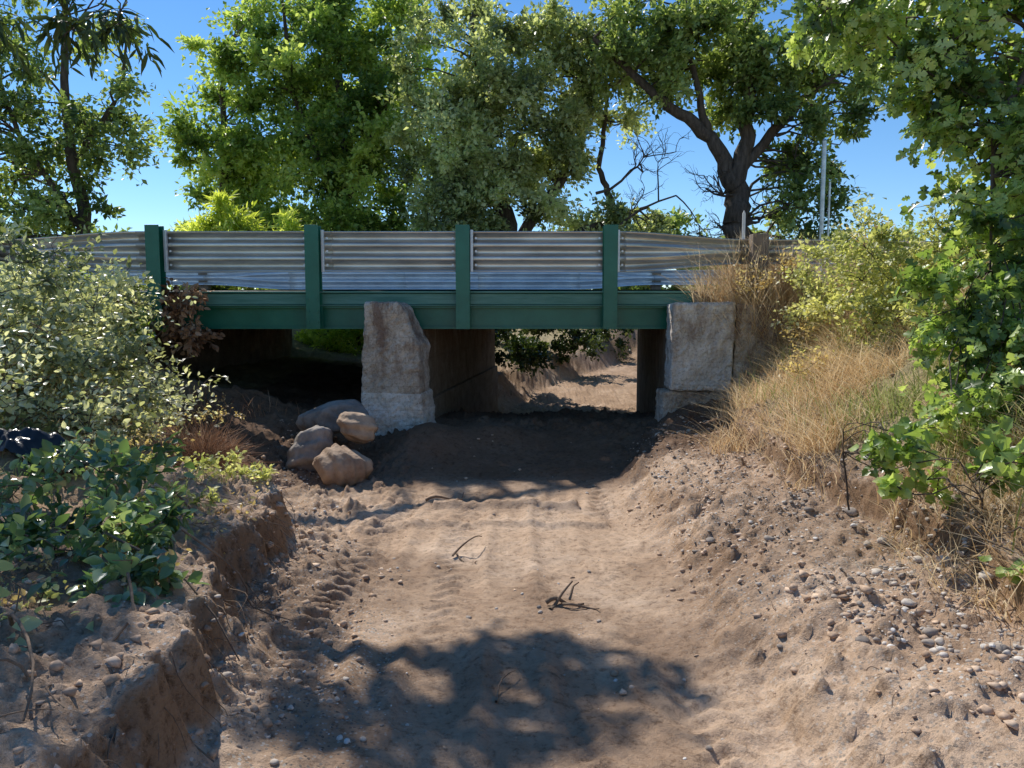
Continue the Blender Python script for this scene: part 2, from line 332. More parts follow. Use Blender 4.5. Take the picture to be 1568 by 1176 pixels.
def guard(name,yp,side,postmat=M_green):
    G=empty(name)
    for k,x in enumerate(posts):
        a,b=(yp-.155,yp) if side<0 else (yp,yp+.155)
        w=.086
        box('post_%d_outer_flange'%k,x-w,x+w,(a if side<0 else b-.012),(a+.012 if side<0 else b),1.53,2.81,postmat,G,.002)
        box('post_%d_inner_flange'%k,x-w,x+w,(b-.012 if side<0 else a),(b if side<0 else a+.012),1.53,2.81,postmat,G,.002)
        box('post_%d_web'%k,x-.006,x+.006,a+.012,b-.012,1.53,2.81,postmat,G,0)
        for zz in (1.62,1.75,1.9):
            for sx in (-.055,.055):
                bpy.ops.mesh.primitive_cylinder_add(vertices=6,radius=.014,depth=.014,location=(x+sx,(a-.007 if side<0 else b+.007),zz),rotation=(math.pi/2,0,0))
                o=bpy.context.object;o.name='bolt';o.data.materials.append(postmat);o.parent=G
        if side<0:
            box('post_%d_spacer'%k,x+.09,x+.125,yp-.05,yp+.0,2.24,2.76,M_steel,G,.003)
            for kk,bz in enumerate((2.33,2.50,2.66)):
                for sx in (-.13,.16):
                    bpy.ops.mesh.primitive_cylinder_add(vertices=8,radius=.014,depth=.02,location=(x+sx,yp-.012,bz),rotation=(math.pi/2,0,0))
                    o=bpy.context.object;o.name='splice_bolt';o.data.materials.append(M_steel);o.parent=G
    yf=yp+.045*(-side);M=M_steeld if side<0 else M_steel
    xsq=[-4.55,-2.42,-.56,1.27]
    for k in range(3):
        x0,x1=xsq[k]-.16,xsq[k+1]+.16
        rail('rail_panel_%d'%k,[(x,0,.005*(k%2)) for x in np.linspace(x0,x1,8)],yf,G,M)
    rail('rail_taper_right',[(1.15,0,.01)]+[(x,float(sm(1.35,2.95,x)),.01) for x in np.linspace(1.35,3.0,10)],yf,G,M)
    rail('rail_approach_right',[(x,1,.02+(-side)*.06*max(0,x-3)**1.6) for x in np.linspace(2.95,14,26)],yf,G,M)
    rail('rail_taper_left',[(x,float(1-sm(-6.4,-4.7,x)),.01) for x in np.linspace(-6.5,-4.45,10)],yf,G,M)
    rail('rail_approach_left',[(x,1,0.015) for x in np.linspace(-16,-6.4,20)],yf,G,M)
    for x in (3.06,-6.55,-8.4,-10.3,-12.2):
        box('timber_post',x-.1,x+.1,(yp-.17 if side<0 else yp+.0),(yp-.0 if side<0 else yp+.17),1.2,2.70,M_wood,G,.01)
    return G
guard('guardrail',9.375,-1)
guard('guardrail',15.81,1)
mesh_obj('road',[(-200,9.57,2.03),(200,9.57,2.03),(200,15.6,2.03),(-200,15.6,2.03)],[(0,1,2,3)],M_asph)
# ---------------------------------------------------------------- tubes
class Tubes:
    def __init__(s): s.V=[];s.F=[];s.n=0
    def add(s,P,R,k=6):
        P=np.asarray(P,float);R=np.asarray(R,float);m=len(P)
        D=np.gradient(P,axis=0);D/=np.linalg.norm(D,axis=1)[:,None]+1e-9
        ref=np.where(np.abs(D[:,2:3])>.9,[[1.,0,0]],[[0,0,1.]])
        A=np.cross(D,ref);A/=np.linalg.norm(A,axis=1)[:,None]+1e-9;B=np.cross(D,A)
        th=np.arange(k)*2*np.pi/k
        ring=P[:,None]+R[:,None,None]*(np.cos(th)[None,:,None]*A[:,None]+np.sin(th)[None,:,None]*B[:,None])
        s.V.append(ring.reshape(-1,3))
        i=np.arange(k)[None,:]+k*np.arange(m-1)[:,None];j=(np.arange(k)+1)%k+k*np.arange(m-1)[:,None]
        s.F.append((np.stack([i,j,j+k,i+k],-1).reshape(-1,4))+s.n);s.n+=m*k
    def obj(s,name,mat,parent=None):
        return mesh_obj(name,np.concatenate(s.V),np.concatenate(s.F),mat,parent,smooth=True)
def curve(p0,p1,n=6,sag=.1,r=rng):
    p0=np.array(p0,float);p1=np.array(p1,float);L=np.linalg.norm(p1-p0)
    t=np.linspace(0,1,n)[:,None];P=p0+(p1-p0)*t
    off=r.normal(size=3)*L*.12;P=P+np.sin(t*np.pi)*off+np.sin(t*2*np.pi)*r.normal(size=3)*L*.05
    P[:,2]+=(np.sin(t*np.pi)*L*sag)[:,0];return P
# ---------------------------------------------------------------- leaves
def fan(outline,zc=.0,curl=0):
    o=np.array(outline,float);n=len(o);mid=np.array([[o[:,0].mean(),0,0]])
    z=np.abs(o[:,1])*.35-curl*o[:,0]**2
    v=np.concatenate([np.concatenate([o,z[:,None]],1),mid]);v[-1,2]=-curl*.25
    f=[(k,(k+1)%n,n) for k in range(n)];return v,np.array(f)
L_simple=(np.array([[0,0,0],[.45,.3,.08],[1,0,-.1],[.45,-.3,.08]]),np.array([[0,2,1],[0,3,2]]))
L_oval=fan([(0,0),(.2,.2),(.5,.3),(.8,.17),(1,0),(.8,-.17),(.5,-.3),(.2,-.2)],curl=.2)
L_long=fan([(0,0),(.25,.09),(.6,.1),(1,0),(.6,-.1),(.25,-.09)],curl=.35)
L_oak=fan([(0,0),(.12,.08),(.2,.26),(.3,.24),(.34,.1),(.48,.34),(.62,.32),(.6,.12),(.78,.26),(.86,.2),(1,0),(.86,-.2),(.78,-.26),(.6,-.12),(.62,-.32),(.48,-.34),(.34,-.1),(.3,-.24),(.2,-.26),(.12,-.08)],curl=.25)
L_grape=fan([(0,0),(-.08,.3),(.1,.48),(.35,.4),(.55,.5),(.7,.28),(1,0),(.7,-.28),(.55,-.5),(.35,-.4),(.1,-.48),(-.08,-.3)],curl=.3)
def leaves(name,P,D,Nn,size,tmpl,rnd,mat,parent):
    tv,tf=tmpl;P=np.asarray(P);n=len(P)
    D=D/(np.linalg.norm(D,axis=1)[:,None]+1e-9)
    Yv=np.cross(Nn,D);Yv/=np.linalg.norm(Yv,axis=1)[:,None]+1e-9;Zv=np.cross(D,Yv)
    V=P[:,None]+size[:,None,None]*(tv[None,:,0:1]*D[:,None]+tv[None,:,1:2]*Yv[:,None]+tv[None,:,2:3]*Zv[:,None])
    F=(tf[None]+(np.arange(n)*len(tv))[:,None,None]).reshape(-1,3)
    return mesh_obj(name,V.reshape(-1,3),F,mat,parent,rnd=np.repeat(rnd,len(tv)))
def plant(name,limbs,crowns,mat,tmpl=L_simple,size=.12,cr=.8,twigs=16,lpt=14,seed=1,up=.25,droop=0,shell=.55,wood=M_bark,branch=True,twr=.004,tonevar=.25,brr=.03,nrm=(0,0,.8)):
    r=np.random.default_rng(seed);E=empty(name);TB=Tubes()
    nodes=[]
    for L in limbs:
        L=np.array(L,float);t=np.linspace(0,1,len(L));tt=np.linspace(0,1,len(L)*5)
        Q=np.stack([np.interp(tt,t,L[:,k]) for k in range(4)],-1)
        Q[1:-1,:3]+=r.normal(size=(len(Q)-2,3))*Q[1:-1,3:4]*.22
        TB.add(Q[:,:3],Q[:,3],9);nodes.append(Q)
    nodes=np.concatenate(nodes) if nodes else np.array([[0,0,0,.05]])
    Ps=[];Ds=[];Ns=[];Rs=[];Sz=[]
    for (cx,cy,cz,rx,ry,rz,nc) in crowns:
        for _ in range(nc):
            d=r.normal(size=3);d/=np.linalg.norm(d);q=r.random()**shell
            c=np.array([cx,cy,cz])+d*q*np.array([rx,ry,rz])
            R=cr*r.uniform(.5,1.3);tone=r.normal()*tonevar
            if branch:
                dd=np.linalg.norm(nodes[:,:3]-c,axis=1)+np.maximum(0,nodes[:,2]-c[2])*1.2
                b=nodes[dd.argmin()]
                Q=curve(b[:3],c,6,.08,r);rr=min(b[3]*.7,brr)
                TB.add(Q,np.linspace(rr,rr*.25+.003,6),5)
            K=twigs
            td=r.normal(size=(K,3))+d*.5+np.array([0,0,up-droop]);td/=np.linalg.norm(td,axis=1)[:,None]
            tl=R*r.uniform(.45,1.3,K)
            flat=np.array([1,1,.75])
            for k in range(K):
                n=lpt;u=r.random(n)**.75
                p=c+td[k]*flat*tl[k]*u[:,None]
                p[:,2]-=droop*.5*(u*tl[k])**2
                p+=r.normal(size=(n,3))*R*.09
                Ps.append(p);Ds.append(td[k]*.8+r.normal(size=(n,3))*.7-np.array([0,0,droop*.8]))
                Ns.append(r.normal(size=(n,3))*.65+np.array(nrm))
                Rs.append(np.clip(.5+tone+r.normal(size=n)*.2,0,1));Sz.append(size*r.uniform(.6,1.3,n))
                if twr and k%3==0:
                    e=c+td[k]*flat*tl[k];e[2]-=droop*.5*tl[k]**2
                    TB.add(curve(c,e,4,0,r),[twr*1.6,twr*1.3,twr,twr*.5],3)
    if TB.n: TB.obj('trunk_and_branches',wood,E)
    leaves('foliage',np.concatenate(Ps),np.concatenate(Ds),np.concatenate(Ns),np.concatenate(Sz),tmpl,np.concatenate(Rs),mat,E)
    return E
LM_oak=leafmat('oak_foliage',(.07,.115,.035),(.2,.28,.09),(.42,.5,.2),.44,.42,.5)
LM_grey=leafmat('live_oak_foliage',(.11,.145,.065),(.36,.42,.21),(.63,.68,.44),.45,.38,.6)
LM_bright=leafmat('walnut_foliage',(.09,.16,.04),(.29,.4,.11),(.5,.59,.21),.5)
LM_yel=leafmat('ailanthus_foliage',(.26,.34,.05),(.52,.59,.12),(.64,.71,.24),.5)
LM_pale=leafmat('bramble_foliage',(.16,.19,.09),(.46,.49,.32),(.78,.79,.66),.38,.34,.8)
LM_near=leafmat('near_oak_foliage',(.08,.135,.035),(.27,.39,.11),(.5,.59,.24),.46,.34,.7)
LM_vine=leafmat('vine_foliage',(.05,.1,.04),(.15,.25,.1),(.4,.5,.28),.32,.28,.9)
LM_will=leafmat('willow_foliage',(.24,.28,.1),(.49,.51,.24),(.7,.69,.43),.45)
LM_dark=leafmat('shade_foliage',(.02,.035,.012),(.045,.075,.02),(.1,.14,.04),.3)  # near-black leaf colour stands in for shade and silhouette
LM_dryl=leafmat('dry_foliage',(.32,.21,.11),(.55,.42,.23),(.7,.6,.38),.4)
sn=(-.3,-.15,.75)
# ---------------- background trees
plant('locust_tree',[[(-9.3,16,1.9,.16),(-9.1,16,4,.13),(-9.4,16,6,.09),(-9.2,16,9,.04)],[(-9.2,16,3.6,.08),(-10.4,16,5.5,.05),(-11,16,7.5,.03)],[(-9.2,16,5,.07),(-8.2,16,6.3,.04),(-8,16,7.6,.02)]],
  [(-9.4,16,6.0,1.7,1.6,2.6,36),(-9.9,16,9,2.2,1.8,1.5,12),(-11.6,16,5.6,1.5,1.5,2.6,28),(-9.8,16,3.6,1.9,1.2,.9,20)],LM_oak,size=.13,cr=.75,twigs=15,lpt=15,seed=11,droop=.15,nrm=sn)
plant('walnut_tree',[[(-8.6,22,1.9,.2),(-8.4,22,5,.14),(-8.3,22,9,.05)],],
  [(-8.1,22,6.2,1.3,1.4,3.0,48),(-7.7,22,9.6,1.4,1.5,1.7,14),(-7.6,21.6,3.9,1.9,1.4,1.3,26)],LM_bright,size=.16,cr=.8,twigs=17,lpt=18,seed=12,nrm=sn)
plant('walnut_tree',[[(-5,21.5,1.9,.26),(-4.8,21.5,5,.2),(-5.0,21.5,11,.06)],[(-4.9,21.5,4.5,.14),(-3.4,21.5,8,.08),(-3.0,21.5,10.5,.04)],[(-4.9,21.5,4.5,.12),(-6.2,21.5,8,.07),(-6.4,21.5,10.5,.04)]],
  [(-5.4,21.5,7.2,2.0,1.6,3.4,70),(-3.7,21.5,7.2,1.8,1.6,4.0,60),(-4.8,21.5,10.2,2.4,1.8,1.0,12),(-4.2,21,3.6,2.4,1.3,1.5,36)],LM_bright,size=.16,cr=.86,twigs=17,lpt=19,seed=13,tonevar=.32,nrm=sn)
plant('live_oak_tree',[[(0.2,19,1.9,.28),(.1,19,3.4,.24),(-.6,19,5.5,.17),(-1,19,9,.06)],[(.1,19,3.4,.17),(1.3,19,5.2,.12),(2.2,19,7.6,.06)],[(.1,19,3,.14),(1.8,18.8,3.8,.1),(3.4,18.8,4.4,.04)],[(2.6,19,4.3,.09),(2.2,19,5.4,.07),(2.4,19,7.4,.04)]],
  [(-1.0,18.4,6.2,1.95,1.5,2.7,88),(-1.3,18.4,4.2,1.3,1.1,1.7,38),(-.1,18.8,8.4,2.4,1.6,1.1,22),(1.9,19,7.4,1.8,1.5,1.4,36),(1.0,18.6,5.4,1.4,1.2,1.5,34),(2.7,18.9,3.7,1.3,1.0,.65,20),(-.6,18.4,3.0,1.9,1,.8,26)],LM_grey,size=.13,cr=.7,twigs=17,lpt=19,seed=14,tonevar=.3,nrm=sn)
plant('valley_oak_tree',[[(5.25,17,1.9,.36),(5.15,17,3.5,.3),(5.0,17,4.6,.27)],[(5.0,17,4.6,.2),(4.4,17,5.7,.15),(3.2,17,6.6,.1),(1.8,17,7.8,.05)],[(5.0,17,4.6,.2),(5.3,17,6,.16),(5.2,17,8,.1),(5.6,17,10,.05)],[(5.1,17,4.9,.13),(6.4,17,6.4,.1),(7.6,17,7.4,.05)],[(4.4,17,5.7,.1),(4.0,17,7.2,.06),(3.8,17,8.8,.04)]],
  [(3.6,17,7.6,2.1,1.6,1.1,40),(5.6,17,7.2,1.9,1.6,1.4,38),(7.8,17,7.2,1.7,1.5,1.5,26),(6.6,17,5.4,.8,.9,1.0,11),(6.8,17,3.8,.9,.9,.9,10)],LM_oak,size=.14,cr=.68,twigs=16,lpt=17,seed=15,tonevar=.28,nrm=sn)
TB=Tubes();r=np.random.default_rng(5)
def bare(p,d,L,rad,depth):
    q=np.array(p)+np.array(d)*L;P=curve(p,q,6,.05,r);TB.add(P,np.linspace(rad,rad*.5,6),5)
    if depth:
        for _ in range(4):
            k=r.integers(2,6);dd=np.array(d)+r.normal(size=3)*.6;dd/=np.linalg.norm(dd);bare(P[k],dd,L*r.uniform(.45,.7),rad*.5,depth-1)
for p,d,L in (((2.3,18,3.6),(.85,0,.5),1.9),((2.0,18,4.6),(.8,0,.35),1.4),((5.2,17,3.3),(-.5,0,.4),1.1),((5.3,17,3.2),(.6,0,.6),1.4),((5.2,17,2.8),(-.7,0,.2),.9),((5.3,17,3.8),(.5,0,.1),1.3),((5.3,17,4.4),(.7,0,.4),1.4),((5.2,17,4.2),(-.7,0,.3),1.2)):
    bare(p,d,L,.04,3)
TB.obj('bare_branches',M_bark,empty('dead_branches'))
plant('ailanthus_shrub',[[(-6.3,17,1.9,.04),(-6.3,17,3.2,.03)],[(-6.1,17,1.9,.03),(-5.7,17,3.6,.02)]],[(-6.2,17,3.4,.85,.6,1.1,24),(-5.3,17,3.0,.9,.6,.9,20)],LM_yel,tmpl=L_long,size=.2,cr=.5,twigs=16,lpt=16,seed=16,nrm=sn,tonevar=.3)
plant('distant_trees',[],[(x,38+3*math.sin(x),3.4+1.3*math.sin(x*.7+1),3.2,2,2.0,20) for x in np.arange(-34,34,3.6)],LM_oak,size=.32,cr=1.3,twigs=14,lpt=15,seed=17,branch=False,twr=0,nrm=sn)
plant('roadside_shrubs',[],[(x,17.4+.5*math.sin(x*2.3),2.3,.9,.6,.7,9) for x in (-13,-11.4,-10,-8.6,-7.4,-4.4,-3,-1.5,0,3.0,4.0,6.5,7.9,9.3,11)],LM_oak,size=.12,cr=.5,twigs=14,lpt=14,seed=18,branch=False,twr=0,nrm=sn)
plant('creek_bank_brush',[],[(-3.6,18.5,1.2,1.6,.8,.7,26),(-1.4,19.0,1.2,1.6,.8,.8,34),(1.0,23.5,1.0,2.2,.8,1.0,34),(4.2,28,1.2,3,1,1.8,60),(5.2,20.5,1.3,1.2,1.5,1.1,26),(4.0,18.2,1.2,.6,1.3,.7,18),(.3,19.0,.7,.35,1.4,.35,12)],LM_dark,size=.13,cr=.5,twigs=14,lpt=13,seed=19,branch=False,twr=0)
plant('creek_bank_brush',[],[(-4.0,16.9,1.15,1.2,.4,.4,24)],LM_yel,size=.11,cr=.4,twigs=12,lpt=10,seed=29,branch=False,twr=0)  # yellow leaf colour stands in for sunlight on this brush
# ---------------- right side near vegetation
plant('overhanging_oak_tree',[[(6.2,4.8,1.6,.26),(5.9,4.9,3.2,.22),(5.0,5.2,4.5,.15),(3.8,5.4,4.6,.07),(2.6,5.5,4.2,.02)],[(5.0,5.2,4.5,.1),(3.9,5.3,4.0,.035),(3.3,5.2,3.0,.015),(3.2,5.0,2.0,.007)],[(5.9,4.9,3.4,.12),(5.3,4.6,6,.08),(4.4,4.6,7.2,.04)]],
  [(3.3,5.5,3.85,.95,.6,.6,38),(2.5,5.6,3.9,.5,.5,.35,12),(3.8,5.5,3.1,.6,.6,.7,24),(3.3,5.1,2.5,.42,.45,.7,18),(3.1,4.8,1.6,.45,.4,.5,17),(3.7,5.0,1.8,.5,.4,.8,20),(2.95,5.3,3.3,.35,.3,.35,8),(2.8,4.5,1.15,.3,.3,.3,7)],LM_near,tmpl=L_oak,size=.095,cr=.31,twigs=9,lpt=8,seed=21,droop=.3,twr=.003,brr=.009,tonevar=.36,nrm=(-.5,-.2,.5))
plant('bank_shrub',[],[(3.9,7.4,2.0,.9,.7,.8,44),(4.9,7.6,2.3,.9,.7,.9,30),(3.7,6.6,1.5,.5,.6,.5,16),(4.5,6.2,2.0,.8,.6,.9,26),(3.4,8.4,1.95,.3,.3,.3,6)],LM_will,size=.055,cr=.38,twigs=14,lpt=17,seed=22,up=.5,branch=False,twr=.003,nrm=sn)
plant('dry_brush',[],[(3.1,8.9,2.2,.4,.25,.3,8),(3.45,8.2,1.5,.3,.4,.4,8),(3.9,8.3,2.3,.5,.4,.3,10),(3.0,7.2,1.05,.3,.4,.2,6)],LM_dryl,size=.04,cr=.3,twigs=14,lpt=10,seed=33,up=.5,branch=False,twr=.003,wood=M_stick)
plant('wild_grape_shoot',[[(2.35,3.6,.5,.006),(2.3,3.55,.8,.005),(2.15,3.5,1.0,.003)],[(2.0,4.3,.55,.006),(1.95,4.3,.9,.005),(1.9,4.2,1.05,.003)]],[(2.15,3.95,.85,.26,.3,.25,11),(2.3,3.0,.62,.12,.2,.15,3),(2.5,3.6,1.0,.3,.2,.2,8)],LM_near,tmpl=L_grape,size=.06,cr=.16,twigs=6,lpt=4,seed=23,twr=.002,brr=.004,nrm=(-.4,-.4,.6))
# ---------------- left side near vegetation
plant('bramble_bush',[],[(-3.95,6.3,1.45,.8,.7,.85,40),(-3.4,6.2,1.0,.5,.5,.5,22),(-4.6,6.3,1.9,.9,.7,.7,28),(-3.6,5.3,.95,.6,.4,.4,18),(-4.5,7.6,1.7,.7,.6,.7,24),(-3.7,7.0,1.0,.5,.5,.4,14)],LM_pale,tmpl=L_oval,size=.055,cr=.42,twigs=13,lpt=12,seed=24,up=.35,branch=False,twr=.003,nrm=sn,tonevar=.34)
plant('dry_brush',[],[(-3.5,5.9,.9,.6,.5,.4,9),(-4.2,6.0,1.6,.6,.5,.5,5)],LM_dryl,size=.045,cr=.3,twigs=12,lpt=9,seed=36,up=.4,branch=False,twr=.003,wood=M_stick)
plant('creeping_vine',[],[(-2.1,3.45,.68,.5,.55,.08,22),(-1.65,3.05,.57,.2,.35,.06,7),(-2.5,4.1,.8,.6,.5,.09,14),(-1.95,2.4,.53,.3,.25,.03,3)],LM_vine,tmpl=L_oval,size=.075,cr=.22,twigs=8,lpt=5,seed=25,up=.1,branch=False,twr=.003,wood=M_stick,tonevar=.34)
plant('low_weeds',[],[(-2.2,5.0,.68,.5,.25,.04,9),(-1.8,5.1,.58,.2,.15,.02,6),(-2.9,4.6,.8,.6,.4,.1,12),(-2.0,4.2,.62,.4,.3,.03,6),(-2.1,2.7,.58,.4,.4,.03,6)],LM_will,tmpl=L_oval,size=.035,cr=.13,twigs=8,lpt=8,seed=26,up=.3,branch=False,twr=.002)
plant('leaf_litter',[],[(-2.0,3.5,.6,.7,1.2,.02,30),(-3.0,5.4,.8,.6,.5,.05,14),(-3.2,7.5,.72,.6,.6,.05,12)],LM_dryl,tmpl=L_oval,size=.03,cr=.2,twigs=6,lpt=5,seed=34,up=0,branch=False,twr=.0015,wood=M_stick)
plant('dead_vine',[],[(-4.15,9.15,1.75,.3,.12,.3,12),(-4.75,9.1,1.7,.3,.2,.35,10),(-3.95,9.15,1.4,.12,.1,.2,4)],M_brown,tmpl=L_oval,size=.08,cr=.2,twigs=9,lpt=7,seed=27,droop=.5,branch=False,twr=.004,wood=M_stick)
plant('climbing_vine',[],[(-4.95,8.8,1.75,.4,.2,.3,12),(-4.4,8.9,1.5,.25,.1,.3,5)],LM_bright,tmpl=L_oval,size=.07,cr=.2,twigs=7,lpt=6,seed=28,branch=False,twr=.003)
plant('overhanging_walnut_tree',[[(-8.6,7.2,2,.3),(-8.2,7.4,4.5,.25),(-6.4,8.4,6.6,.17),(-4.8,8.8,7.1,.1),(-3.0,9.1,7.2,.03)],[(-8.2,7.4,4.5,.14),(-6.6,6.6,6.4,.08),(-4.6,6.8,7.0,.03)],[(-5.2,3.6,1.9,.14),(-4.9,3.8,4,.1),(-3.9,4.1,4.4,.05),(-2.6,4.2,4.15,.015)],[(-8.2,7.4,4.8,.16),(-7.2,10.5,8,.12),(-5.6,13.4,9.1,.08),(-2.8,14.6,9.2,.03)]],
  [(-3.6,8.7,7.1,.95,.6,.25,11),(-4.2,7.9,7.1,.95,.55,.3,12),(-5.2,9.0,7.1,.9,.9,.35,7),(-5.6,7.6,7.1,.8,.9,.3,4),(-6.6,8,7.2,1.0,1.4,.4,6),(-4.9,14.6,9.1,1.2,.35,.25,24),(-3.5,14.7,9.1,1.1,.35,.25,24)],LM_oak,size=.13,cr=.38,twigs=9,lpt=9,seed=31,brr=.025)  # last limb and last two crowns: added, unseen, to block sunlight through rail gap
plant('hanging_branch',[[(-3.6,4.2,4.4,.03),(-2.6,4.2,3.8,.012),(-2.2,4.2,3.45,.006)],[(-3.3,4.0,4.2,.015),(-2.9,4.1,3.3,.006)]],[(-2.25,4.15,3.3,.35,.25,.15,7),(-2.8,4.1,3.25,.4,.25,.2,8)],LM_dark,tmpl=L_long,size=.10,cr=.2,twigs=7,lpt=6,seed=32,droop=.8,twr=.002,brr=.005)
# ---------------------------------------------------------------- grasses
def grass(name,pts,hgt,mat,seed,lean=.5,w=.004,zoff=0):
    r=np.random.default_rng(seed);n=len(pts);x,y=pts[:,0],pts[:,1]
    z=H(x,y)-.02+zoff;h=hgt*r.uniform(.35,1.2,n)*(.7+1.2*np.clip(.5+fbm(x*3,y*3,2),0,1))*.8;a=r.random(n)*2*np.pi+1.2*fbm(x*2,y*2,2);ln=h*lean*r.uniform(.2,1.4,n)
    dx,dy=np.cos(a)*ln-ln*.35,np.sin(a)*ln-ln*.2;b=r.random(n)*np.pi*2;wx,wy=np.cos(b)*w,np.sin(b)*w
    def pt(t,s):
        k=t**1.8;return np.stack([x+dx*k+wx*s,y+dy*k+wy*s,z+h*(t-.25*t*t*(ln/h))],-1)
    Vv=np.stack([pt(0,-1),pt(0,1),pt(.4,.9),pt(.4,-.9),pt(.75,.6),pt(.75,-.6),pt(1,0.05),pt(1,-.05)],1)
    f=np.array([[0,1,2,3],[3,2,4,5],[5,4,6,7]])
    F=(f[None]+(np.arange(n)*8)[:,None,None]).reshape(-1,4)
    mesh_obj(name,Vv.reshape(-1,3),F,mat,rnd=np.repeat(r.random(n),8))
def scatter(n,x0,x1,y0,y1,f,seed):
    r=np.random.default_rng(seed);p=np.stack([r.uniform(x0,x1,n),r.uniform(y0,y1,n)],-1)
    return p[r.random(n)<f(p[:,0],p[:,1])]
cl=lambda x,y,s=2.5:np.clip(.5+1.9*fbm(x*s,y*s,2),0,1)
grass('dry_grass',scatter(90000,1.6,6,2.3,9.2,lambda x,y:sm(.9,1.35,x-toeR(y)+.45*fbm(x*2,y*2,2))*cl(x,y)*(1-.6*sm(4,6,x)),41),.29,M_straw,42,1.1,.003)
grass('green_grass',scatter(26000,1.7,5,2.3,9,lambda x,y:sm(1.1,1.9,x-toeR(y))*cl(x+9,y,1.6)*.9,43),.3,M_ggrass,44,.7,.004)
grass('dry_grass',scatter(14000,2.3,5.5,9.0,9.7,lambda x,y:cl(x,y,3)*sm(5.5,3.5,x)*np.where(x<2.75,(y>9.32)*.5,1),45),.6,M_straw,46,.7,.004)
grass('green_grass',scatter(9000,-5,-1.4,1.7,5.4,lambda x,y:sm(.25,.7,edgeL(y)-x+.5*fbm(x*3,y*3,2))*cl(x,y,3)*.5*sm(2.4,5,y),47),.09,M_ggrass,48,.8,.003)
grass('dry_grass',scatter(9000,-6,-2.4,5.3,8.8,lambda x,y:sm(.3,1.0,edgeL(y)-x)*cl(x,y,3)*.6,49),.22,M_brown,50,1.0,.003)
r=np.random.default_rng(55);n=3600
d=r.normal(size=(n,3));d/=np.linalg.norm(d,axis=1)[:,None];d[:,2]=np.abs(d[:,2])*.8
P0=np.array([-2.62,6.2,.42])+r.normal(size=(n,3))*.06+d*r.uniform(0,.26,n)[:,None];L=r.uniform(.06,.22,n)[:,None]
d2=d+r.normal(size=(n,3))*.35;wv=np.cross(d2,r.normal(size=(n,3)));wv/=np.linalg.norm(wv,axis=1)[:,None];wv*=.0022
V=np.stack([P0-wv,P0+wv,P0+d2*L+wv*.4,P0+d2*L-wv*.4],1).reshape(-1,3)
mesh_obj('dead_bush',V,(np.arange(n)[:,None]*4+np.arange(4)[None]),M_brown,rnd=np.repeat(r.random(n),4))
# ---------------------------------------------------------------- stones
def ico(sub):
    bm=bmesh.new();bmesh.ops.create_icosphere(bm,subdivisions=sub,radius=1)
    v=np.array([q.co[:] for q in bm.verts]);f=np.array([[a.index for a in q.verts] for q in bm.faces]);bm.free();return v,f
ico1=ico(1);ico2=ico(2)
def pebbles(name,pts,smin,smax,seed,power=3,sink=.25,mat=M_peb,base=ico2,smooth=True,rg=.13):
    iv,if_=base
    r=np.random.default_rng(seed);n=len(pts)
    s=smin+(smax-smin)*r.random(n)**power
    sc=np.stack([s*r.uniform(.8,1.4,n),s*r.uniform(.7,1.1,n),s*r.uniform(.45,.8,n)],-1)
    a=r.random(n)*2*np.pi;ca,sa=np.cos(a)[:,None],np.sin(a)[:,None]
    ph=r.normal(size=(n,3,3))
    bumps=1+rg*np.sin(np.einsum('vi,nij->nvj',iv,ph)*2.2).sum(-1)/1.2
    v=iv[None]*bumps[:,:,None]*sc[:,None]
    x=v[:,:,0]*ca-v[:,:,1]*sa;y=v[:,:,0]*sa+v[:,:,1]*ca
    z0=H(pts[:,0],pts[:,1])+sc[:,2]*(1-2*sink)*.6
    V=np.stack([x+pts[:,0:1],y+pts[:,1:2],v[:,:,2]+z0[:,None]],-1).reshape(-1,3)
    F=(if_[None]+(np.arange(n)*len(iv))[:,None,None]).reshape(-1,3)
    return mesh_obj(name,V,F,mat,smooth=smooth,rnd=np.repeat(r.random(n),len(iv)))
def gd(x,y): return np.clip(sm(-.05,.45,x-toeR(y))*(1-.7*sm(1.2,1.8,x-toeR(y)))+.45*sm(-1,-.4,edgeL(y)-x)*(1-.75*sm(0,.2,edgeL(y)-x))+.02,0,1)*np.clip(.4+2*fbm(x*1.7+4,y*1.7,3),.05,1)
def gc(x,y): return np.clip(sm(-.25,.3,x-toeR(y))*(1-.6*sm(1.2,1.8,x-toeR(y)))+.8*sm(-.9,-.3,edgeL(y)-x)*(1-.5*sm(0.05,.3,edgeL(y)-x))+.02,0,1)*np.clip(.35+1.7*fbm(x*2.7+14,y*2.7,3),.05,1)
pebbles('gravel',scatter(34000,-2.6,3.4,1.7,7.5,gd,61),.004,.017,62,3)
pebbles('gravel',scatter(520,1.15,3.0,1.9,5.0,lambda x,y:gd(x,y)*.9,63),.012,.038,64,3.5)
pebbles('gravel',scatter(90,-2.6,-.9,1.8,5.5,gd,65),.012,.028,66,3)
pebbles('soil_clods',scatter(30000,-2.8,3.2,1.7,8.6,gc,67),.004,.028,68,4,.35,M_clod,ico1,False,.3)
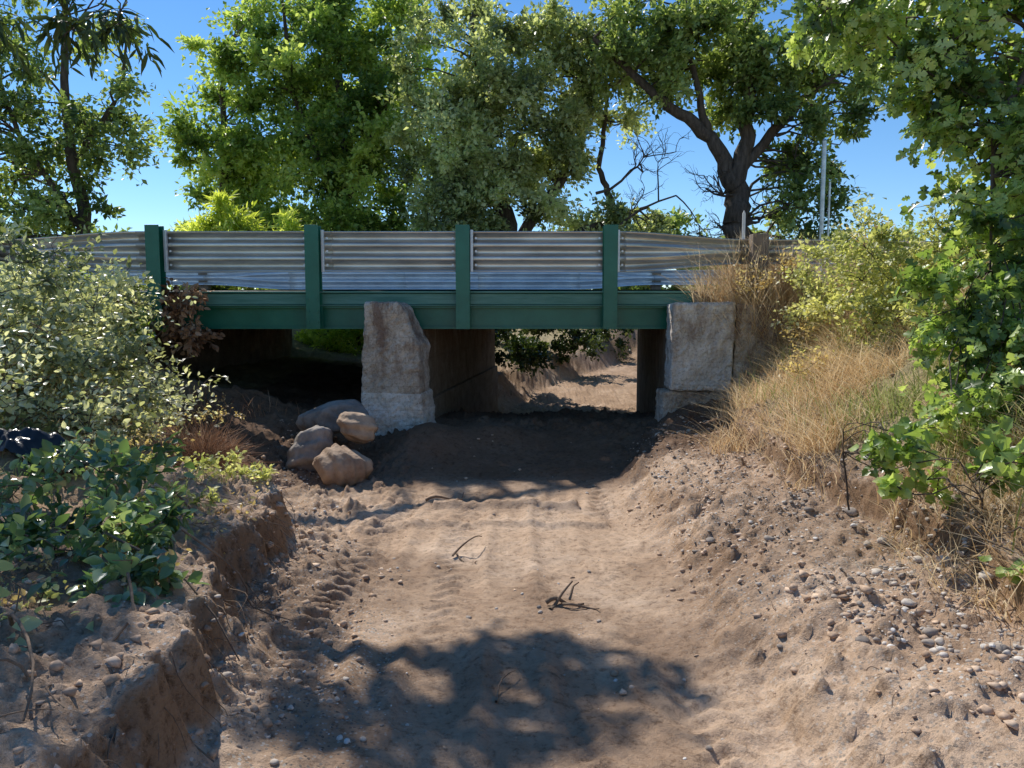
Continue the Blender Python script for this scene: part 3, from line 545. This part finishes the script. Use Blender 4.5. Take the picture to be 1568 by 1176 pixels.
def boulder(name,loc,s,seed,mat,rot=0):
    v,f=ico(5);r=np.random.default_rng(seed);k=r.normal(size=(6,3))
    v=v.copy()
    for q in k:
        q=q/np.linalg.norm(q);d=v@q;lim=r.uniform(.66,.86);ov=np.maximum(0,d-lim);v-=ov[:,None]*q*.85
    nn=v/np.linalg.norm(v,axis=1)[:,None]
    v=v*(1+.05*np.sin(nn@r.normal(size=3)*5)[:,None]+.035*fbm(nn[:,0]*4+nn[:,2]*3+seed,nn[:,1]*4+9,5)[:,None]*2)
    c,s_=math.cos(rot),math.sin(rot);v=v*np.array(s);x=v[:,0]*c-v[:,2]*s_;z=v[:,0]*s_+v[:,2]*c
    V=np.stack([x,v[:,1],z],-1)+np.array(loc)
    mesh_obj(name,V,f,mat,smooth=True)
boulder('boulder',(-1.70,7.35,.17),(.30,.26,.24),1,M_rock)
boulder('boulder',(-2.12,7.65,.25),(.21,.24,.34),2,M_rock2,-.5)
boulder('boulder',(-1.64,7.7,.52),(.24,.2,.17),3,M_rock,-.2)
boulder('boulder',(-1.98,8.1,.58),(.38,.26,.20),4,M_rock2,.15)
boulder('boulder',(1.72,7.95,.30),(.15,.14,.09),5,M_rock2)
# ---------------------------------------------------------------- sticks
TB=Tubes();r=np.random.default_rng(9)
def stick(x0,y0,x1,y1,rad,h0=.02,h1=.02):
    P=curve((x0,y0,float(H(x0,y0))+h0),(x1,y1,float(H(x1,y1))+h1),8,.03,r);TB.add(P,np.linspace(rad,rad*.4,8),5);return P
for a in ((.22,4.15,.36,4.28,.014,.0,.13),(.30,4.2,.50,4.12,.01,.02,.02),(.34,4.22,.40,4.3,.009,.04,.12),(.2,4.22,.42,4.2,.016,.02,.02),
          (-.42,5.1,-.22,5.28,.009,.02,.08),(-.4,5.15,-.25,5.0,.008,.02,.02),(-.78,6.55,-.45,6.6,.014,.02,.04),(-.5,6.5,-.45,6.75,.012,0,.07),
          (-.07,3.1,.02,3.35,.006,.01,.03),
          (-2.0,3.6,-1.15,3.0,.009,.1,.02),(-1.6,3.5,-1.1,3.6,.006,.12,.05),(-1.55,2.9,-1.02,2.4,.007,.1,.03),(-1.4,2.6,-1.3,2.05,.006,.03,.08),(-1.75,2.5,-1.35,1.95,.008,.03,.03),(-1.9,4.1,-1.3,3.75,.006,.12,.03),(-1.5,2.2,-1.7,1.9,.006,.02,.05)):
    stick(*a)
for _ in range(60):
    x=r.uniform(-2.6,-1.0);y=r.uniform(1.9,5.2);a=r.random()*6.28;L=r.uniform(.05,.22);stick(x,y,x+math.cos(a)*L,y+math.sin(a)*L,.003,.012,.02)
for _ in range(40):
    x=r.uniform(1.2,2.8);y=r.uniform(2.2,6);a=r.random()*6.28;L=r.uniform(.04,.16);stick(x,y,x+math.cos(a)*L,y+math.sin(a)*L,.0025,.012,.02)
# roots hanging out of the cut face
for _ in range(46):
    y=r.uniform(2.0,5.0);x=float(edgeL(y))-.02;stick(x,y,x+r.uniform(.06,.22),y+r.normal()*.08,.0028,-.02,r.uniform(.0,.1))
TB.obj('sticks',M_stick)
gx,gy=np.meshgrid(np.linspace(-1,1,40),np.linspace(-1,1,24));wz=.08*fbm(gx*2.5,gy*2.5,3)+.07*np.exp(-(gx**2+gy**2)*1.5)
xx=-2.95+gx*.3;yy=4.6+gy*.14;V=np.stack([xx,yy,H(xx,yy)+.06+wz],-1).reshape(-1,3);i=np.arange(39)[None,:]+40*np.arange(23)[:,None]
mesh_obj('plastic_tarp',V,np.stack([i,i+1,i+41,i+40],-1).reshape(-1,4),M_black,smooth=True)
TB=Tubes();TB.add([(5.85,14.2,1.9),(5.85,14.2,3.5),(5.85,14.2,4.95)],[.04,.04,.04],10);TB.add([(5.85,14.2,4.95),(5.85,14.2,4.99)],[.05,.02],10);TB.add([(5.98,14.2,1.9),(5.98,14.2,4.2)],[.02,.02],6);TB.obj('metal_pole',M_steeld)
prism('marker_stake',[(3.0,1.9),(3.04,1.9),(3.04,3.02),(3.02,3.06),(3.0,3.02)],9.78,9.795,M_white,None,0,.002)
# ---------------------------------------------------------------- light
sd=Vector((-.55,.84,1.1)).normalized();el=math.asin(sd.z);az=math.atan2(sd.x,sd.y)
L=bpy.data.lights.new('sun','SUN');L.energy=5;L.angle=math.radians(.5);L.color=(1,.95,.87)
o=bpy.data.objects.new('sun',L);COL.objects.link(o);o.rotation_euler=sd.to_track_quat('Z','Y').to_euler()
W=bpy.data.worlds.new("World");S.world=W;W.use_nodes=True;ns=W.node_tree.nodes;ls=W.node_tree.links
sk=ns.new('ShaderNodeTexSky');sk.sky_type='NISHITA';sk.sun_disc=False;sk.sun_elevation=el;sk.sun_rotation=az
sk.air_density=1.0;sk.dust_density=0;sk.ozone_density=4;sk.altitude=600
hs=ns.new('ShaderNodeHueSaturation');hs.inputs['Saturation'].default_value=1.18;ls.new(sk.outputs[0],hs.inputs['Color'])
ls.new(hs.outputs[0],ns['Background'].inputs[0]);ns['Background'].inputs[1].default_value=.15
S.view_settings.view_transform='Standard';S.view_settings.look='None';S.view_settings.exposure=0
cam=bpy.data.cameras.new('camera');cam.lens=26;cam.sensor_width=36;cam.clip_end=1000;cam.clip_start=.05
co=bpy.data.objects.new('camera',cam);COL.objects.link(co);co.location=(0,0,1.7);co.rotation_euler=(math.radians(90-5.3),0,0)
S.camera=co
